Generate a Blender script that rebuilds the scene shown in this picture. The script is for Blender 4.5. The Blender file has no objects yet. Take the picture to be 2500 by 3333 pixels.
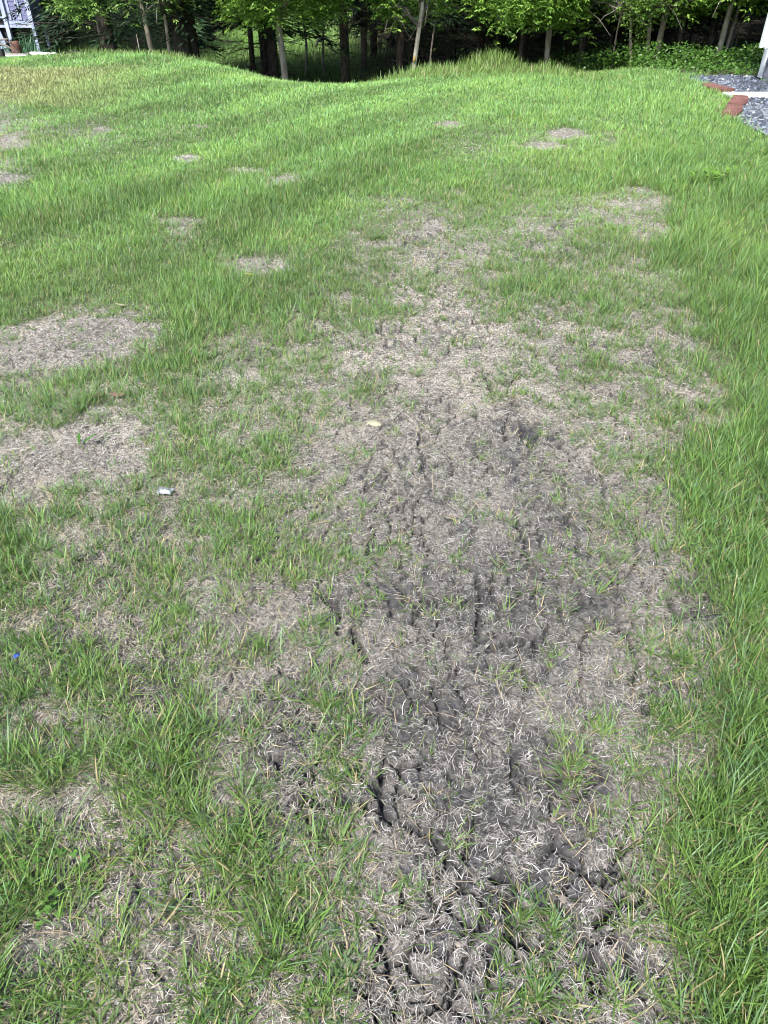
import bpy, bmesh, math, random
import numpy as np
from mathutils import Vector, Matrix
random.seed(7); RNG=np.random.default_rng(11)
R=math.radians
scene=bpy.context.scene
COL=scene.collection
# ------------------------------------------------------------------ camera, sky, sun, exposure
CAMH=1.6; PITCH=38.0; F=2407.0
cd=bpy.data.cameras.new('camera'); cam=bpy.data.objects.new('camera',cd); COL.objects.link(cam)
cam.location=(0,0,CAMH); cam.rotation_euler=(R(90-PITCH),0,0)
cd.sensor_fit='VERTICAL'; cd.sensor_height=36.0; cd.sensor_width=27.0; cd.lens=36.0*F/3333.0
cd.clip_start=0.05; cd.clip_end=2000
scene.camera=cam
scene.cycles.filter_width=1.0
scene.render.resolution_x=768; scene.render.resolution_y=1024
SUN_EL=52.0; SUN_AZ=205.0        # azimuth the sun stands at, clockwise from +Y
world=bpy.data.worlds.new('World'); scene.world=world; world.use_nodes=True
wn=world.node_tree; bg=wn.nodes['Background']
sky=wn.nodes.new('ShaderNodeTexSky'); sky.sky_type='NISHITA'; sky.sun_disc=False
sky.sun_elevation=R(SUN_EL); sky.sun_rotation=R(SUN_AZ); sky.dust_density=2.0
wn.links.new(sky.outputs[0],bg.inputs[0]); bg.inputs[1].default_value=0.125
sd=bpy.data.lights.new('sun','SUN'); sd.energy=3.4; sd.angle=R(5.0); sd.color=(1,0.95,0.86)
sun=bpy.data.objects.new('sun',sd); COL.objects.link(sun)
sv=Vector((math.sin(R(SUN_AZ))*math.cos(R(SUN_EL)),math.cos(R(SUN_AZ))*math.cos(R(SUN_EL)),math.sin(R(SUN_EL))))
sun.rotation_euler=sv.to_track_quat('Z','Y').to_euler()
scene.view_settings.view_transform='Standard'; scene.view_settings.look='None'
scene.view_settings.exposure=1.3; scene.view_settings.gamma=1.0

# ------------------------------------------------------------------ projection helpers (photo pixels 2500x3333 <-> ground)
CP,SP=math.cos(R(PITCH)),math.sin(R(PITCH))
def ray(u,v):
    x=(u-1250)/F; y=(1666.5-v)/F
    return x, CP+y*SP, -SP+y*CP
def proj(x,y,z):
    zz=z-CAMH
    d=y*CP-zz*SP; up=y*SP+zz*CP
    d=np.maximum(d,0.05)
    return 1250+F*x/d, 1666.5-F*up/d
# ------------------------------------------------------------------ numpy noise
def _h(ix,iy,s):
    ix=ix.astype(np.int64); iy=iy.astype(np.int64)
    n=(ix*374761393+iy*668265263+s*974634777)&0xffffffff
    n=((n^(n>>13))*1274126177)&0xffffffff
    n=(n^(n>>16))&0xffffffff
    return n/4294967295.0
def vnoise(x,y,s=0):
    x=np.asarray(x,float); y=np.asarray(y,float)
    ix=np.floor(x); iy=np.floor(y); fx=x-ix; fy=y-iy
    fx=fx*fx*(3-2*fx); fy=fy*fy*(3-2*fy)
    a=_h(ix,iy,s);b=_h(ix+1,iy,s);c=_h(ix,iy+1,s);d=_h(ix+1,iy+1,s)
    return ((a*(1-fx)+b*fx)*(1-fy)+(c*(1-fx)+d*fx)*fy)*2-1
def fbm(x,y,s=0,o=4):
    t=0;a=1;n=0
    for i in range(o):
        t=t+a*vnoise(x*2**i+i*17.3,y*2**i-i*9.1,s+i); n+=a; a*=.5
    return t/n*1.4
def sst(t):
    t=np.clip(t,0,1); return t*t*(3-2*t)
def voro(x,y,s=0,full=False):      # distance to the border between jittered cells (F2-F1)
    ix=np.floor(x);iy=np.floor(y); f1=np.full(x.shape,9.);f2=np.full(x.shape,9.); hh=np.zeros(x.shape); ax=np.zeros(x.shape); ay=np.zeros(x.shape)
    for i in(-1,0,1):
        for j in(-1,0,1):
            px=ix+i+_h(ix+i,iy+j,s); py=iy+j+_h(ix+i,iy+j,s+5)
            d=np.hypot(px-x,py-y)
            m=d<f1; f2=np.where(m,f1,np.minimum(f2,d)); f1=np.where(m,d,f1)
            if full: hh=np.where(m,_h(ix+i,iy+j,s+9),hh); ax=np.where(m,x-px,ax); ay=np.where(m,y-py,ay)
    return (f2-f1,hh,ax,ay) if full else f2-f1
# ------------------------------------------------------------------ the lie of the land
def H(x,y):
    x=np.asarray(x,float); y=np.asarray(y,float)
    wl=sst((-x-.9)/3.0); wr=sst((x-3.0)/1.2)
    y0=10.4+2.1*wl+1.7*wr
    wd=13-5.5*sst((-x+.9)/1.6)-3*wr
    dp=1.35*sst((y-y0)/wd)*(1-.45*sst((-x-5)/2.5))
    m=.18*np.exp(-((x+4.2)/2.6)**2)*sst((y-7.5)/5)*(1-.6*sst((y-14)/5))
    m=m+.05*np.exp(-((x+8.0)/2.5)**2)*sst((y-7.5)/5)
    tm=.26*np.exp(-((x-1.95)/.48)**2-((y-15.4)/1.0)**2)
    return -dp+m+tm+.025*fbm(x*.5,y*.5,3,2)*sst((y-2)/5)
def ground_at(u,v):
    a,b,c=ray(u,v); t=1.0
    for _ in range(4000):
        t+=.01
        if CAMH+c*t<=float(H(a*t,b*t)): break
    return a*t,b*t,float(H(a*t,b*t))
def zat(u,v,Y):
    a,b,c=ray(u,v); return CAMH+c*Y/b
def atY(u,Y,v=240):
    a,b,c=ray(u,v); t=Y/b
    return a*t,Y
GX=np.arange(17)*100.*2500/1659
GRID='''180 88899999999999999
215 67889999999999999
240 57889999999999999
290 46576899986765799
320 67788999987755799
390 38998859987676899
440 99999998644444289
500 99985977544434389
560 99998566533345589
620 99999876443665568
680 96459875532435468
740 32249555321324458
800 45678555321324457
870 66567654421234447
930 43137564321224459
1000 11267673311225589
1060 45554555211234399
1130 86555654211223389
1200 86455555421122369
1270 95445443221112149
1350 64444444321111227
1430 45543444321112336
1500 55644443221113347
1570 52266434211233559
1650 56556544321133449
1720 55455443321133469
1800 54355554421223589
1870 54344555421312499
1930 65223555542322589
2000 54445555321333579
2080 54535565421332468
2150 55535555321433468
2212 55545554322232469'''
_r=[l.split() for l in GRID.split('\n')]
GY=np.array([float(a)*2500/1659 for a,_ in _r]); GV=np.array([[int(c)/9. for c in b[:17]] for _,b in _r])
BARE=[(1170,320,60,10),(1220,292,40,10),(1235,262,20,6),(1385,428,55,22),(1405,500,52,20),(545,578,65,18),(610,392,38,14),
 (400,345,30,8),(520,368,40,7),(395,480,50,7),(240,282,28,6),(430,270,22,6),(30,388,45,14),(180,715,150,24),(90,765,120,30),(170,985,135,55),(60,1010,90,50),(960,272,45,8),(15,310,60,20),(1480,640,30,12)]
def dens(x,y):
    u,v=proj(x,y,H(x,y))
    j=np.clip(u/(GX[1]),0,15.999); j0=j.astype(int); fj=j-j0
    vv=np.clip(v,GY[0],GY[-1]-.01); i0=np.clip(np.searchsorted(GY,vv,side='right')-1,0,len(GY)-2)
    fi=(vv-GY[i0])/(GY[i0+1]-GY[i0])
    g=(GV[i0,j0]*(1-fj)+GV[i0,j0+1]*fj)*(1-fi)+(GV[i0+1,j0]*(1-fj)+GV[i0+1,j0+1]*fj)*fi
    k=2500/1659.
    w=.42*fbm(x*4,y*4,91,4)
    for a,b,c,d in BARE:
        q=((u-a*k)/(c*k))**2+((v-b*k)/(d*k))**2
        sm=1 if c<70 else 0; g=g*(1-(.92-.12*sm)*sst((1.25-q-w*(2+2.2*sm))/(.7+.5*sm)))
    return np.clip(g,0,1)
# hand-laid cracks (traced, then laid on the flat ground)
CR=[[(1030,1245),(1036,1290),(1028,1340),(1036,1385),(1062,1408),(1105,1398),(1135,1380),(1165,1378)],
[(1107,1890),(1110,1930),(1106,1965),(1100,1990),(1096,2018),(1112,2034),(1135,2046)],[(1096,2018),(1068,2052),(1056,2092)],
[(1075,2035),(1060,2070),(1050,2100)],[(640,1735),(700,1742),(745,1728),(800,1748),(830,1770),(870,1778),(925,1806)],[(826,1672),(818,1710),(830,1770)],
[(1112,1630),(1106,1690),(1112,1720)],[(1030,1745),(1018,1780),(1022,1812)],[(1022,1812),(1000,1850)],[(1245,1700),(1262,1650)],[(1150,1420),(1160,1385)],
[(760,1360),(772,1395),(790,1420)],[(960,868),(975,878),(968,890)],[(1055,1900),(1105,1890)],[(1190,1960),(1230,1980)],[(1330,1940),(1370,1950),(1390,1920)],
[(1290,1990),(1330,1960)],[(1270,2110),(1300,2150)],[(700,1290),(735,1330)],[(930,1530),(960,1560),(990,1580)],[(1160,1590),(1200,1620)],
[(860,1930),(880,1960)],[(1480,1330),(1520,1345),(1560,1340)],[(560,1900),(600,1890)],[(1000,1220),(1030,1245)]]
SEG=[]
for pl in CR:
    p=[ground_at(a*2500/1659,b*2500/1659)[:2] for a,b in pl]
    SEG+= [(p[i],p[i+1]) for i in range(len(p)-1)]
def crackdist(x,y):
    X=x+.012*fbm(x*30,y*30,51,3); Y=y+.012*fbm(x*30,y*30,77,3)
    d=np.full(x.shape,9.)
    for (ax,ay),(bx,by) in SEG:
        lx,ly=bx-ax,by-ay; L=lx*lx+ly*ly+1e-9
        m=np.where((np.abs(X-(ax+bx)/2)<abs(lx)/2+.15)&(np.abs(Y-(ay+by)/2)<abs(ly)/2+.15))[0] if x.ndim==1 else None
        xx,yy=X[m],Y[m]
        t=np.clip(((xx-ax)*lx+(yy-ay)*ly)/L,0,1)
        d[m]=np.minimum(d[m],np.hypot(xx-ax-t*lx,yy-ay-t*ly))
    return d
def detail(x,y):
    """returns height of clods and cracks, crack depth 0..1, weight of dark soil and painted crack shade 0..1"""
    x=np.asarray(x,float).ravel(); y=np.asarray(y,float).ravel()
    d=dens(x,y); u,v=proj(x,y,0*x)
    near=1-sst((y-2.5)/5.5)
    cen=np.exp(-((u-1650)/520)**2)*sst((v-1050)/500)
    bare=1-sst((d-.35)/.4)
    wx=x+.022*fbm(x*9,y*9,31,4); wy=y+.022*fbm(x*9,y*9,32,4); dw=np.maximum(1,np.hypot(y,1.6)/2.6)
    vb,h1,ax,ay=voro(wx*6,wy*6,40,True)
    vb2,h2,bx,by=voro(wx*15,wy*15,44,True)
    msk=sst((fbm(x*2.6,y*2.6,41,2)+.08+.75*cen)/.35)*bare
    c1=(1-sst((vb/dw-.022)/.036))*msk
    c1=np.maximum(c1,.75*(1-sst((vb2/dw-.045)/.07))*sst((fbm(x*5,y*5,42,3)-.08+.45*cen)/.3)*bare)
    c1=c1*(.35+.65*sst((fbm(x*9,y*9,45,2)+.35)/.35))
    c2=1-sst((crackdist(x,y)/dw-.0055)/.006)
    cr=np.maximum(c1*.9,c2)*(1-sst((y-3.6)/3.2))*(.3+.7*sst((u-620)/450))
    # some small plates have lost their straw and show dark crumbly soil
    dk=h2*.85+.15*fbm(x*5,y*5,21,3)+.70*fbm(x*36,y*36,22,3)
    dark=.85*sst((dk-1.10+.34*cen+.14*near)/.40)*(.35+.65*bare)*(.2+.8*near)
    dark=np.maximum(dark,sst(cr*1.8))  # cracks: darker soil, with the shade inside them painted in too
    pl=.007*(h1-.5)+.05*(ax*(h1-.5)+ay*(vnoise(h1*99,h1*31,3))*.5)/3+.004*(h2-.5)+.008*(bx*np.sin(h2*40)+by*np.cos(h2*40))
    lum=.007*fbm(x*5,y*5,1,2)+.0035*fbm(x*24,y*24,2,3)+.0055*fbm(x*80,y*80,4,3)
    crumb=dark*(.007*fbm(x*75,y*75,9,3)-.006)
    h=(lum+crumb+pl*bare)*(.3+.7*near)-.040*cr
    return h,cr,dark
def cen_(x,y):
    u,v=proj(x,y,0*x); return np.exp(-((u-1680)/330)**2)*sst((v-1000)/500)
# ------------------------------------------------------------------ mesh helpers
def link(o,parent=None):
    COL.objects.link(o)
    if parent: o.parent=parent
    return o
def tag(o,label=None,cat=None,group=None,kind=None):
    if label:o['label']=label
    if cat:o['category']=cat
    if group:o['group']=group
    if kind:o['kind']=kind
    return o
def empty(name,loc,rz=0,label=None,cat=None,group=None):
    o=bpy.data.objects.new(name,None); o.empty_display_size=.1; o.location=loc; o.rotation_euler=(0,0,rz)
    link(o); return tag(o,label,cat,group)
def npmesh(name,V,Fc,k,mat,parent=None,col=None,smooth=True,attrs=None):
    me=bpy.data.meshes.new(name)
    V=np.ascontiguousarray(V,np.float32); Fc=np.ascontiguousarray(Fc,np.int32)
    n=len(Fc)
    me.vertices.add(len(V)); me.vertices.foreach_set('co',V.ravel())
    me.loops.add(n*k); me.loops.foreach_set('vertex_index',Fc.ravel())
    me.polygons.add(n); me.polygons.foreach_set('loop_start',np.arange(0,n*k,k,dtype=np.int32))
    try: me.polygons.foreach_set('loop_total',np.full(n,k,np.int32))
    except Exception: pass
    if smooth: me.polygons.foreach_set('use_smooth',np.ones(n,bool))
    me.update(calc_edges=True)
    if col is not None:
        a=me.color_attributes.new('tint','FLOAT_COLOR','POINT')
        c=np.ones((len(V),4),np.float32); c[:,:3]=col; a.data.foreach_set('color',c.ravel())
    if attrs:
        for k2,vv in attrs.items():
            a=me.attributes.new(k2,'FLOAT','POINT'); a.data.foreach_set('value',vv.astype(np.float32))
    me.materials.append(mat)
    return link(bpy.data.objects.new(name,me),parent)
class MB:
    def __init__(s): s.v=[];s.f=[]
    def box(s,x0,x1,y0,y1,z0,z1,M=None):
        b=len(s.v)
        for z in(z0,z1):
            for x,y in((x0,y0),(x1,y0),(x1,y1),(x0,y1)):
                p=Vector((x,y,z)); s.v.append(tuple(M@p if M else p))
        for q in((3,2,1,0),(4,5,6,7),(0,1,5,4),(1,2,6,5),(2,3,7,6),(3,0,4,7)): s.f.append([b+i for i in q])
        return s
    def tube(s,pts,rad,n=8,rough=0,cap=True):
        pts=[Vector(p) for p in pts]
        if not hasattr(rad,'__len__'): rad=[rad]*len(pts)
        up=Vector((0.13,.21,.97)); b=len(s.v)
        for i,p in enumerate(pts):
            t=(pts[min(i+1,len(pts)-1)]-pts[max(i-1,0)]).normalized()
            a=t.cross(up)
            if a.length<.15: a=t.cross(Vector((1,0,0)))
            a.normalize(); c=t.cross(a)
            for k in range(n):
                an=k/n*2*math.pi; r=rad[i]*(1+(random.uniform(-rough,rough) if rough else 0))
                s.v.append(tuple(p+a*math.cos(an)*r+c*math.sin(an)*r))
        for i in range(len(pts)-1):
            for k in range(n):
                s.f.append([b+i*n+k,b+i*n+(k+1)%n,b+(i+1)*n+(k+1)%n,b+(i+1)*n+k])
        if cap and n>3:
            s.f.append([b+k for k in range(n)][::-1]); s.f.append([b+(len(pts)-1)*n+k for k in range(n)])
        return s
    def build(s,name,mat,parent=None,smooth=False,bevel=0):
        me=bpy.data.meshes.new(name); me.from_pydata(s.v,[],s.f)
        if smooth:
            for p in me.polygons:p.use_smooth=True
        me.materials.append(mat); o=link(bpy.data.objects.new(name,me),parent)
        if bevel:
            m=o.modifiers.new('b','BEVEL'); m.width=bevel; m.segments=2
        return o
# ------------------------------------------------------------------ materials
def mat(name,c1,c2=None,scale=8,rough=.8,bump=.3,bscale=40,vec='Object',stretch=None,spec=.3,detail_=6,metal=0,bdist=.01):
    m=bpy.data.materials.new(name); m.use_nodes=True; nt=m.node_tree; p=nt.nodes['Principled BSDF']
    p.inputs['Roughness'].default_value=rough; p.inputs['Specular IOR Level'].default_value=spec; p.inputs['Metallic'].default_value=metal
    tc=nt.nodes.new('ShaderNodeTexCoord'); mp=nt.nodes.new('ShaderNodeMapping'); nt.links.new(tc.outputs[vec],mp.inputs[0])
    if stretch: mp.inputs['Scale'].default_value=stretch
    nz=nt.nodes.new('ShaderNodeTexNoise'); nz.inputs['Scale'].default_value=scale; nz.inputs['Detail'].default_value=detail_
    nt.links.new(mp.outputs[0],nz.inputs[0])
    cr=nt.nodes.new('ShaderNodeValToRGB'); cr.color_ramp.elements[0].position=.35; cr.color_ramp.elements[1].position=.65
    cr.color_ramp.elements[0].color=(*c1,1); cr.color_ramp.elements[1].color=(*(c2 or c1),1)
    nt.links.new(nz.outputs[0],cr.inputs[0]); nt.links.new(cr.outputs[0],p.inputs['Base Color'])
    if bump:
        n2=nt.nodes.new('ShaderNodeTexNoise'); n2.inputs['Scale'].default_value=bscale; n2.inputs['Detail'].default_value=5
        nt.links.new(mp.outputs[0],n2.inputs[0]); b=nt.nodes.new('ShaderNodeBump'); b.inputs['Strength'].default_value=bump; b.inputs['Distance'].default_value=bdist
        nt.links.new(n2.outputs[0],b.inputs['Height']); nt.links.new(b.outputs[0],p.inputs['Normal'])
    return m
def leafmat(name,trans=.3,rough=.45,spec=.35):
    m=bpy.data.materials.new(name); m.use_nodes=True; nt=m.node_tree; p=nt.nodes['Principled BSDF']; out=nt.nodes['Material Output']
    p.inputs['Roughness'].default_value=rough; p.inputs['Specular IOR Level'].default_value=spec
    a=nt.nodes.new('ShaderNodeAttribute'); a.attribute_name='tint'
    # fine natural variation over each blade or leaf
    tc=nt.nodes.new('ShaderNodeTexCoord'); nz=nt.nodes.new('ShaderNodeTexNoise'); nz.inputs['Scale'].default_value=120
    nt.links.new(tc.outputs['Object'],nz.inputs[0])
    mr=nt.nodes.new('ShaderNodeMapRange'); mr.inputs[3].default_value=.8; mr.inputs[4].default_value=1.2
    nt.links.new(nz.outputs[0],mr.inputs[0])
    vm=nt.nodes.new('ShaderNodeVectorMath'); vm.operation='SCALE'; nt.links.new(a.outputs['Color'],vm.inputs[0]); nt.links.new(mr.outputs[0],vm.inputs['Scale'])
    nt.links.new(vm.outputs[0],p.inputs['Base Color'])
    if trans:
        t=nt.nodes.new('ShaderNodeBsdfTranslucent'); nt.links.new(vm.outputs[0],t.inputs[0])
        mx=nt.nodes.new('ShaderNodeMixShader'); mx.inputs[0].default_value=trans
        nt.links.new(p.outputs[0],mx.inputs[1]); nt.links.new(t.outputs[0],mx.inputs[2]); nt.links.new(mx.outputs[0],out.inputs[0])
    return m
def soilmat():
    m=bpy.data.materials.new('soil'); m.use_nodes=True; nt=m.node_tree; L=nt.links; p=nt.nodes['Principled BSDF']
    p.inputs['Roughness'].default_value=.95; p.inputs['Specular IOR Level'].default_value=.1
    tc=nt.nodes.new('ShaderNodeTexCoord')
    def nz(sc,det=6,str_=None,rot=0):
        n=nt.nodes.new('ShaderNodeTexNoise'); n.inputs['Scale'].default_value=sc; n.inputs['Detail'].default_value=det
        if str_:
            mp=nt.nodes.new('ShaderNodeMapping'); mp.inputs['Scale'].default_value=str_; mp.inputs['Rotation'].default_value=(0,0,rot)
            L.new(tc.outputs['Object'],mp.inputs[0]); L.new(mp.outputs[0],n.inputs[0])
        else: L.new(tc.outputs['Object'],n.inputs[0])
        return n
    def ramp(src,p0,c0,p1,c1):
        r=nt.nodes.new('ShaderNodeValToRGB'); e=r.color_ramp.elements; e[0].position=p0;e[1].position=p1;e[0].color=(*c0,1);e[1].color=(*c1,1); L.new(src,r.inputs[0]); return r
    def mix(f,a,b):
        x=nt.nodes.new('ShaderNodeMix'); x.data_type='RGBA'
        if hasattr(f,'links') or hasattr(f,'is_linked'): L.new(f,x.inputs[0])
        else: x.inputs[0].default_value=f
        L.new(a,x.inputs[6]); L.new(b,x.inputs[7]); return x.outputs[2]
    def attr(n):
        a=nt.nodes.new('ShaderNodeAttribute'); a.attribute_name=n; return a
    soil=ramp(nz(45,8).outputs[0],.3,(.032,.031,.032),.7,(.100,.095,.092))
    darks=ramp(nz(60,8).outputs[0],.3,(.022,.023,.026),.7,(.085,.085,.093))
    s1=ramp(nz(150,4,(1,.35,1),.6).outputs[0],.42,(.085,.078,.07),.62,(.46,.43,.38))
    s2=ramp(nz(140,4,(.35,1,1),-.5).outputs[0],.45,(.085,.078,.07),.64,(.47,.44,.39))
    st=mix(.5,s1.outputs[0],s2.outputs[0])
    thatch=mix(attr('straw').outputs['Fac'],soil.outputs[0],st)
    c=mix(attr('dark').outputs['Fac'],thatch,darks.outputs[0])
    g=ramp(nz(90,5).outputs[0],.35,(.035,.055,.018),.65,(.085,.11,.04))
    c=mix(attr('green').outputs['Fac'],c,g.outputs[0])
    w=ramp(nz(25,6).outputs[0],.3,(.012,.012,.008),.7,(.035,.030,.020))  # litter coloured extra dark, holding the shade under the trees
    c=mix(attr('wood').outputs['Fac'],c,w.outputs[0])
    L.new(c,p.inputs['Base Color'])
    b=nt.nodes.new('ShaderNodeBump'); b.inputs['Strength'].default_value=.9; b.inputs['Distance'].default_value=.009
    L.new(nz(130,6).outputs[0],b.inputs['Height']); L.new(b.outputs[0],p.inputs['Normal'])
    return m
M=dict(soil=soilmat(),grass=leafmat('grass_blade',.3),straw=leafmat('straw_fibre',.1,.6,.2),leaf=leafmat('tree_leaf',.35,.4,.4),
 needle=leafmat('spruce_needle',.05,.6,.2),
 bark=mat('ash_bark',(.16,.14,.11),(.36,.32,.27),14,.9,.8,30,stretch=(1,1,.35),bdist=.02),
 palebark=mat('pale_bark',(.22,.20,.16),(.52,.49,.42),9,.85,.6,30,stretch=(1,1,.5),bdist=.02),
 greybark=mat('grey_spruce_bark',(.10,.09,.085),(.24,.21,.19),22,.95,.9,40,stretch=(1,1,.5),bdist=.02),
 darkbark=mat('dark_bark',(.03,.026,.022),(.085,.072,.06),18,.95,.8,30,stretch=(1,1,.4),bdist=.02),
 deadtwig=mat('dead_twig',(.10,.085,.07),(.20,.18,.155),12,.9,.2),
 shadedtwig=mat('shaded_dead_twig',(.04,.035,.03),(.10,.088,.075),12,.9,.2),  # dead twig colour darkened, carrying the shade inside the wood
 stone=mat('slate_gravel',(.10,.115,.14),(.30,.33,.38),7,.85,.5,60),
 brick=mat('red_edging',(.11,.050,.045),(.20,.098,.085),9,.85,.5,70),
 white=mat('white_vinyl',(.62,.66,.68),(.70,.73,.74),4,.45,.05),
 concrete=mat('pale_concrete',(.42,.46,.47),(.55,.58,.58),14,.8,.25,60),
 siding=mat('grey_siding',(.13,.14,.175),(.17,.18,.215),5,.6,.15,60,stretch=(1,1,8)),
 shade=mat('plain_dark_grey',(.05,.05,.06),(.06,.06,.07)),  # plain dark grey, used on the house roof and the coop body
 coopwhite=mat('weathered_white_paint',(.24,.29,.42),(.38,.43,.56),9,.75,.3,40,stretch=(1,1,.4)),
 cooppanel=mat('lavender_grey_boards',(.13,.14,.26),(.20,.21,.36),8,.8,.35,40,stretch=(.4,1,3)),
 black=mat('black_rubber',(.012,.012,.013),(.03,.03,.03),20,.7,.2),
 orange=mat('orange_plastic',(.62,.09,.02),(.7,.12,.03),8,.4,.05),
 log=mat('rusty_log_bark',(.06,.032,.025),(.15,.075,.055),18,.9,.7,40),
 wrapper=mat('clear_plastic_film',(.12,.135,.15),(.38,.40,.43),40,.25,.5,60,spec=.6),
 blue=mat('blue_foil',(.01,.04,.5),(.03,.12,.8),60,.3,.4,80,spec=.6),
 cream=mat('cream_stone',(.24,.235,.15),(.36,.35,.24),25,.6,.2,60),
 pinkleaf=mat('pink_brown_leaf',(.13,.075,.065),(.26,.16,.14),40,.7,.3),
 yellow=mat('yellow_leaf',(.45,.42,.08),(.6,.56,.15),30,.6,.2),
 pebble=mat('pale_pebble',(.15,.13,.11),(.27,.24,.20),60,.8,.4,120))
# ------------------------------------------------------------------ the ground: one fine sheet in front of the camera, one wide sheet to the horizon
FO=(0.,-1.4)
def wood_w(x,y):     # forest floor weight
    e=15.8+.5*np.sin(x*1.3)+1.2*sst((-x-1)/2)
    path=np.exp(-((x+1.5+(y-18)*.16)/1.5)**2)
    clr=sst((x+9)/1)*sst((-1.5-x)/1)*sst((y-20)/2)
    return sst((y-e)/2.5)*(1-.85*np.maximum(path,clr))
def sheet():
    rr=[.95]
    while rr[-1]<62: rr.append(rr[-1]*(1.0017 if rr[-1]<6 else 1.005))
    rr=np.array(rr); an=np.linspace(-R(41),R(41),760)
    RR,AA=np.meshgrid(rr,an,indexing='ij')
    x=(FO[0]+RR*np.sin(AA)).ravel(); y=(FO[1]+RR*np.cos(AA)).ravel()
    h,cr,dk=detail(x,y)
    z=H(x,y)+h*np.where(y<14,1,0)+.03*fbm(x*2,y*2,5,3)*wood_w(x,y)
    n,m=RR.shape; i=np.arange(n*m).reshape(n,m)
    Fc=np.stack([i[:-1,:-1],i[:-1,1:],i[1:,1:],i[1:,:-1]],-1).reshape(-1,4)[:,::-1]
    d=dens(x,y)
    green=sst((d-.45)/.4)*.85; green=np.where(y>12,.9,green)
    u,v=proj(x,y,0*x)
    straw=np.clip(.80+.30*fbm(x*5,y*5,61,3)-.6*sst((v-1000)/1200)-.15*cen_(x,y),0,1)
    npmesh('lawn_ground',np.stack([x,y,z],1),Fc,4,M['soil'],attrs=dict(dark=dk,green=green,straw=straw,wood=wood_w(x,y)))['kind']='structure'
    s=np.sinh(np.linspace(-6,6,161))*2.0
    X,Y=np.meshgrid(s,s+5,indexing='ij'); x=X.ravel();y=Y.ravel()
    z=np.where(y>-1,H(x,y),0)-.13
    i=np.arange(161*161).reshape(161,161)
    Fc=np.stack([i[:-1,:-1],i[1:,:-1],i[1:,1:],i[:-1,1:]],-1).reshape(-1,4)
    npmesh('ground',np.stack([x,y,z],1),Fc,4,M['soil'],attrs=dict(dark=0*x,green=.9+0*x,straw=0*x,wood=wood_w(x,y)))['kind']='structure'
sheet()
# ------------------------------------------------------------------ blades of grass, straw
def blades(name,P,h,w,az,lean,curl,c0,c1,ns,m,parent=None,lie=None):
    N=len(P); dx,dy=np.cos(az),np.sin(az)
    tw=az+math.pi/2+RNG.uniform(-.8,.8,N); sx,sy=np.cos(tw),np.sin(tw)
    V=[];C=[]
    for k in range(ns+1):
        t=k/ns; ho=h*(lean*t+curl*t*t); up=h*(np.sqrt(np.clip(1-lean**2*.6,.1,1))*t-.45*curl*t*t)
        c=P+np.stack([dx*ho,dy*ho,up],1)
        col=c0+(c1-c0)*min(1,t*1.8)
        if k<ns:
            ww=w*(.75+.5*t if t<.5 else 1.0*(1-(t-.5)*1.1))/2
            o=np.stack([sx*ww,sy*ww,0*ww],1); V+=[c-o,c+o]; C+=[col,col]
        else: V.append(c); C.append(col)
    K=len(V); V=np.stack(V,1).reshape(-1,3); C=np.stack(C,1).reshape(-1,3)
    T=[]
    for k in range(ns-1):
        a=2*k; T+=[(a,a+1,a+3),(a,a+3,a+2)]
    T.append((2*ns-2,2*ns-1,2*ns))
    T=np.array(T); Fc=(T[None]+(np.arange(N)*K)[:,None,None]).reshape(-1,3)
    return V,Fc,C
def fan_pts(n,r0,r1,pw,half=R(31)):   # random ground points, density falling with distance as r**-pw
    e=2-pw; q=RNG.random(n)
    r=(r0**e+q*(r1**e-r0**e))**(1/e); a=RNG.uniform(-half,half,n)
    return FO[0]+r*np.sin(a),FO[1]+r*np.cos(a),r
def greens(n,x,y):
    k=RNG.random(n)[:,None]; dry=np.clip(.5*fbm(x*.7,y*.7,71,3)+.5*fbm(x*3,y*3,72,2),-1,1)[:,None]
    a=np.array([.078,.160,.034]); b=np.array([.185,.345,.078]); c=np.array([.135,.255,.115])
    col=a+(b-a)*k; q=RNG.random(n)[:,None]<.22
    col=np.where(q,c*(.8+.5*k),col)
    col=col*(1+.22*dry)+np.clip(dry,0,1)*np.array([.03,.012,0])
    col=col*(1-.16*(1-sst((y-.8)/2.2))[:,None])*(1+.42*sst((y-4.0)/6))[:,None]+sst((y-6)/5)[:,None]*np.array([.020,.026,.018])  # light put into the blade colour: darker near the camera, brighter far off
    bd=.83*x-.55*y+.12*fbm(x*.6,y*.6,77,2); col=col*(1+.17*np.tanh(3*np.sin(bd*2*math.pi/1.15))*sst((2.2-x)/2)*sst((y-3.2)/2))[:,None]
    left=(sst((-x-2.4)/2.6)*sst((y-6)/3)*sst((fbm(x*.9,y*.9,75,2)+.35)/.6))[:,None]
    col=col*(1-.85*left)+left*.85*np.array([.42,.42,.20])
    return col
def inpoly(x,y,P):
    c=np.zeros(x.shape,bool); n=len(P)
    for i in range(n):
        x1,y1=P[i];x2,y2=P[(i+1)%n]
        m=((y1>y)!=(y2>y))&(x<(x2-x1)*(y-y1)/(y2-y1+1e-12)+x1); c^=m
    return c
GP=[(3.80,9.0),(4.42,10.15),(4.22,11.0),(4.2,11.7),(4.35,12.0),(4.8,12.15),(6.2,12.2),(6.2,11.9),(5.24,11.9),(5.24,5.0),(3.95,5.0),(3.84,7.8)]
EP=[(3.66,9.0),(4.2,10.15),(4.16,10.9),(4.5,10.9),(4.5,9.9),(4.0,8.9)]
def stones_excl(x,y): return inpoly(x,y,GP)|inpoly(x,y,EP)      # the gravel bed and its edging: no grass there
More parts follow.
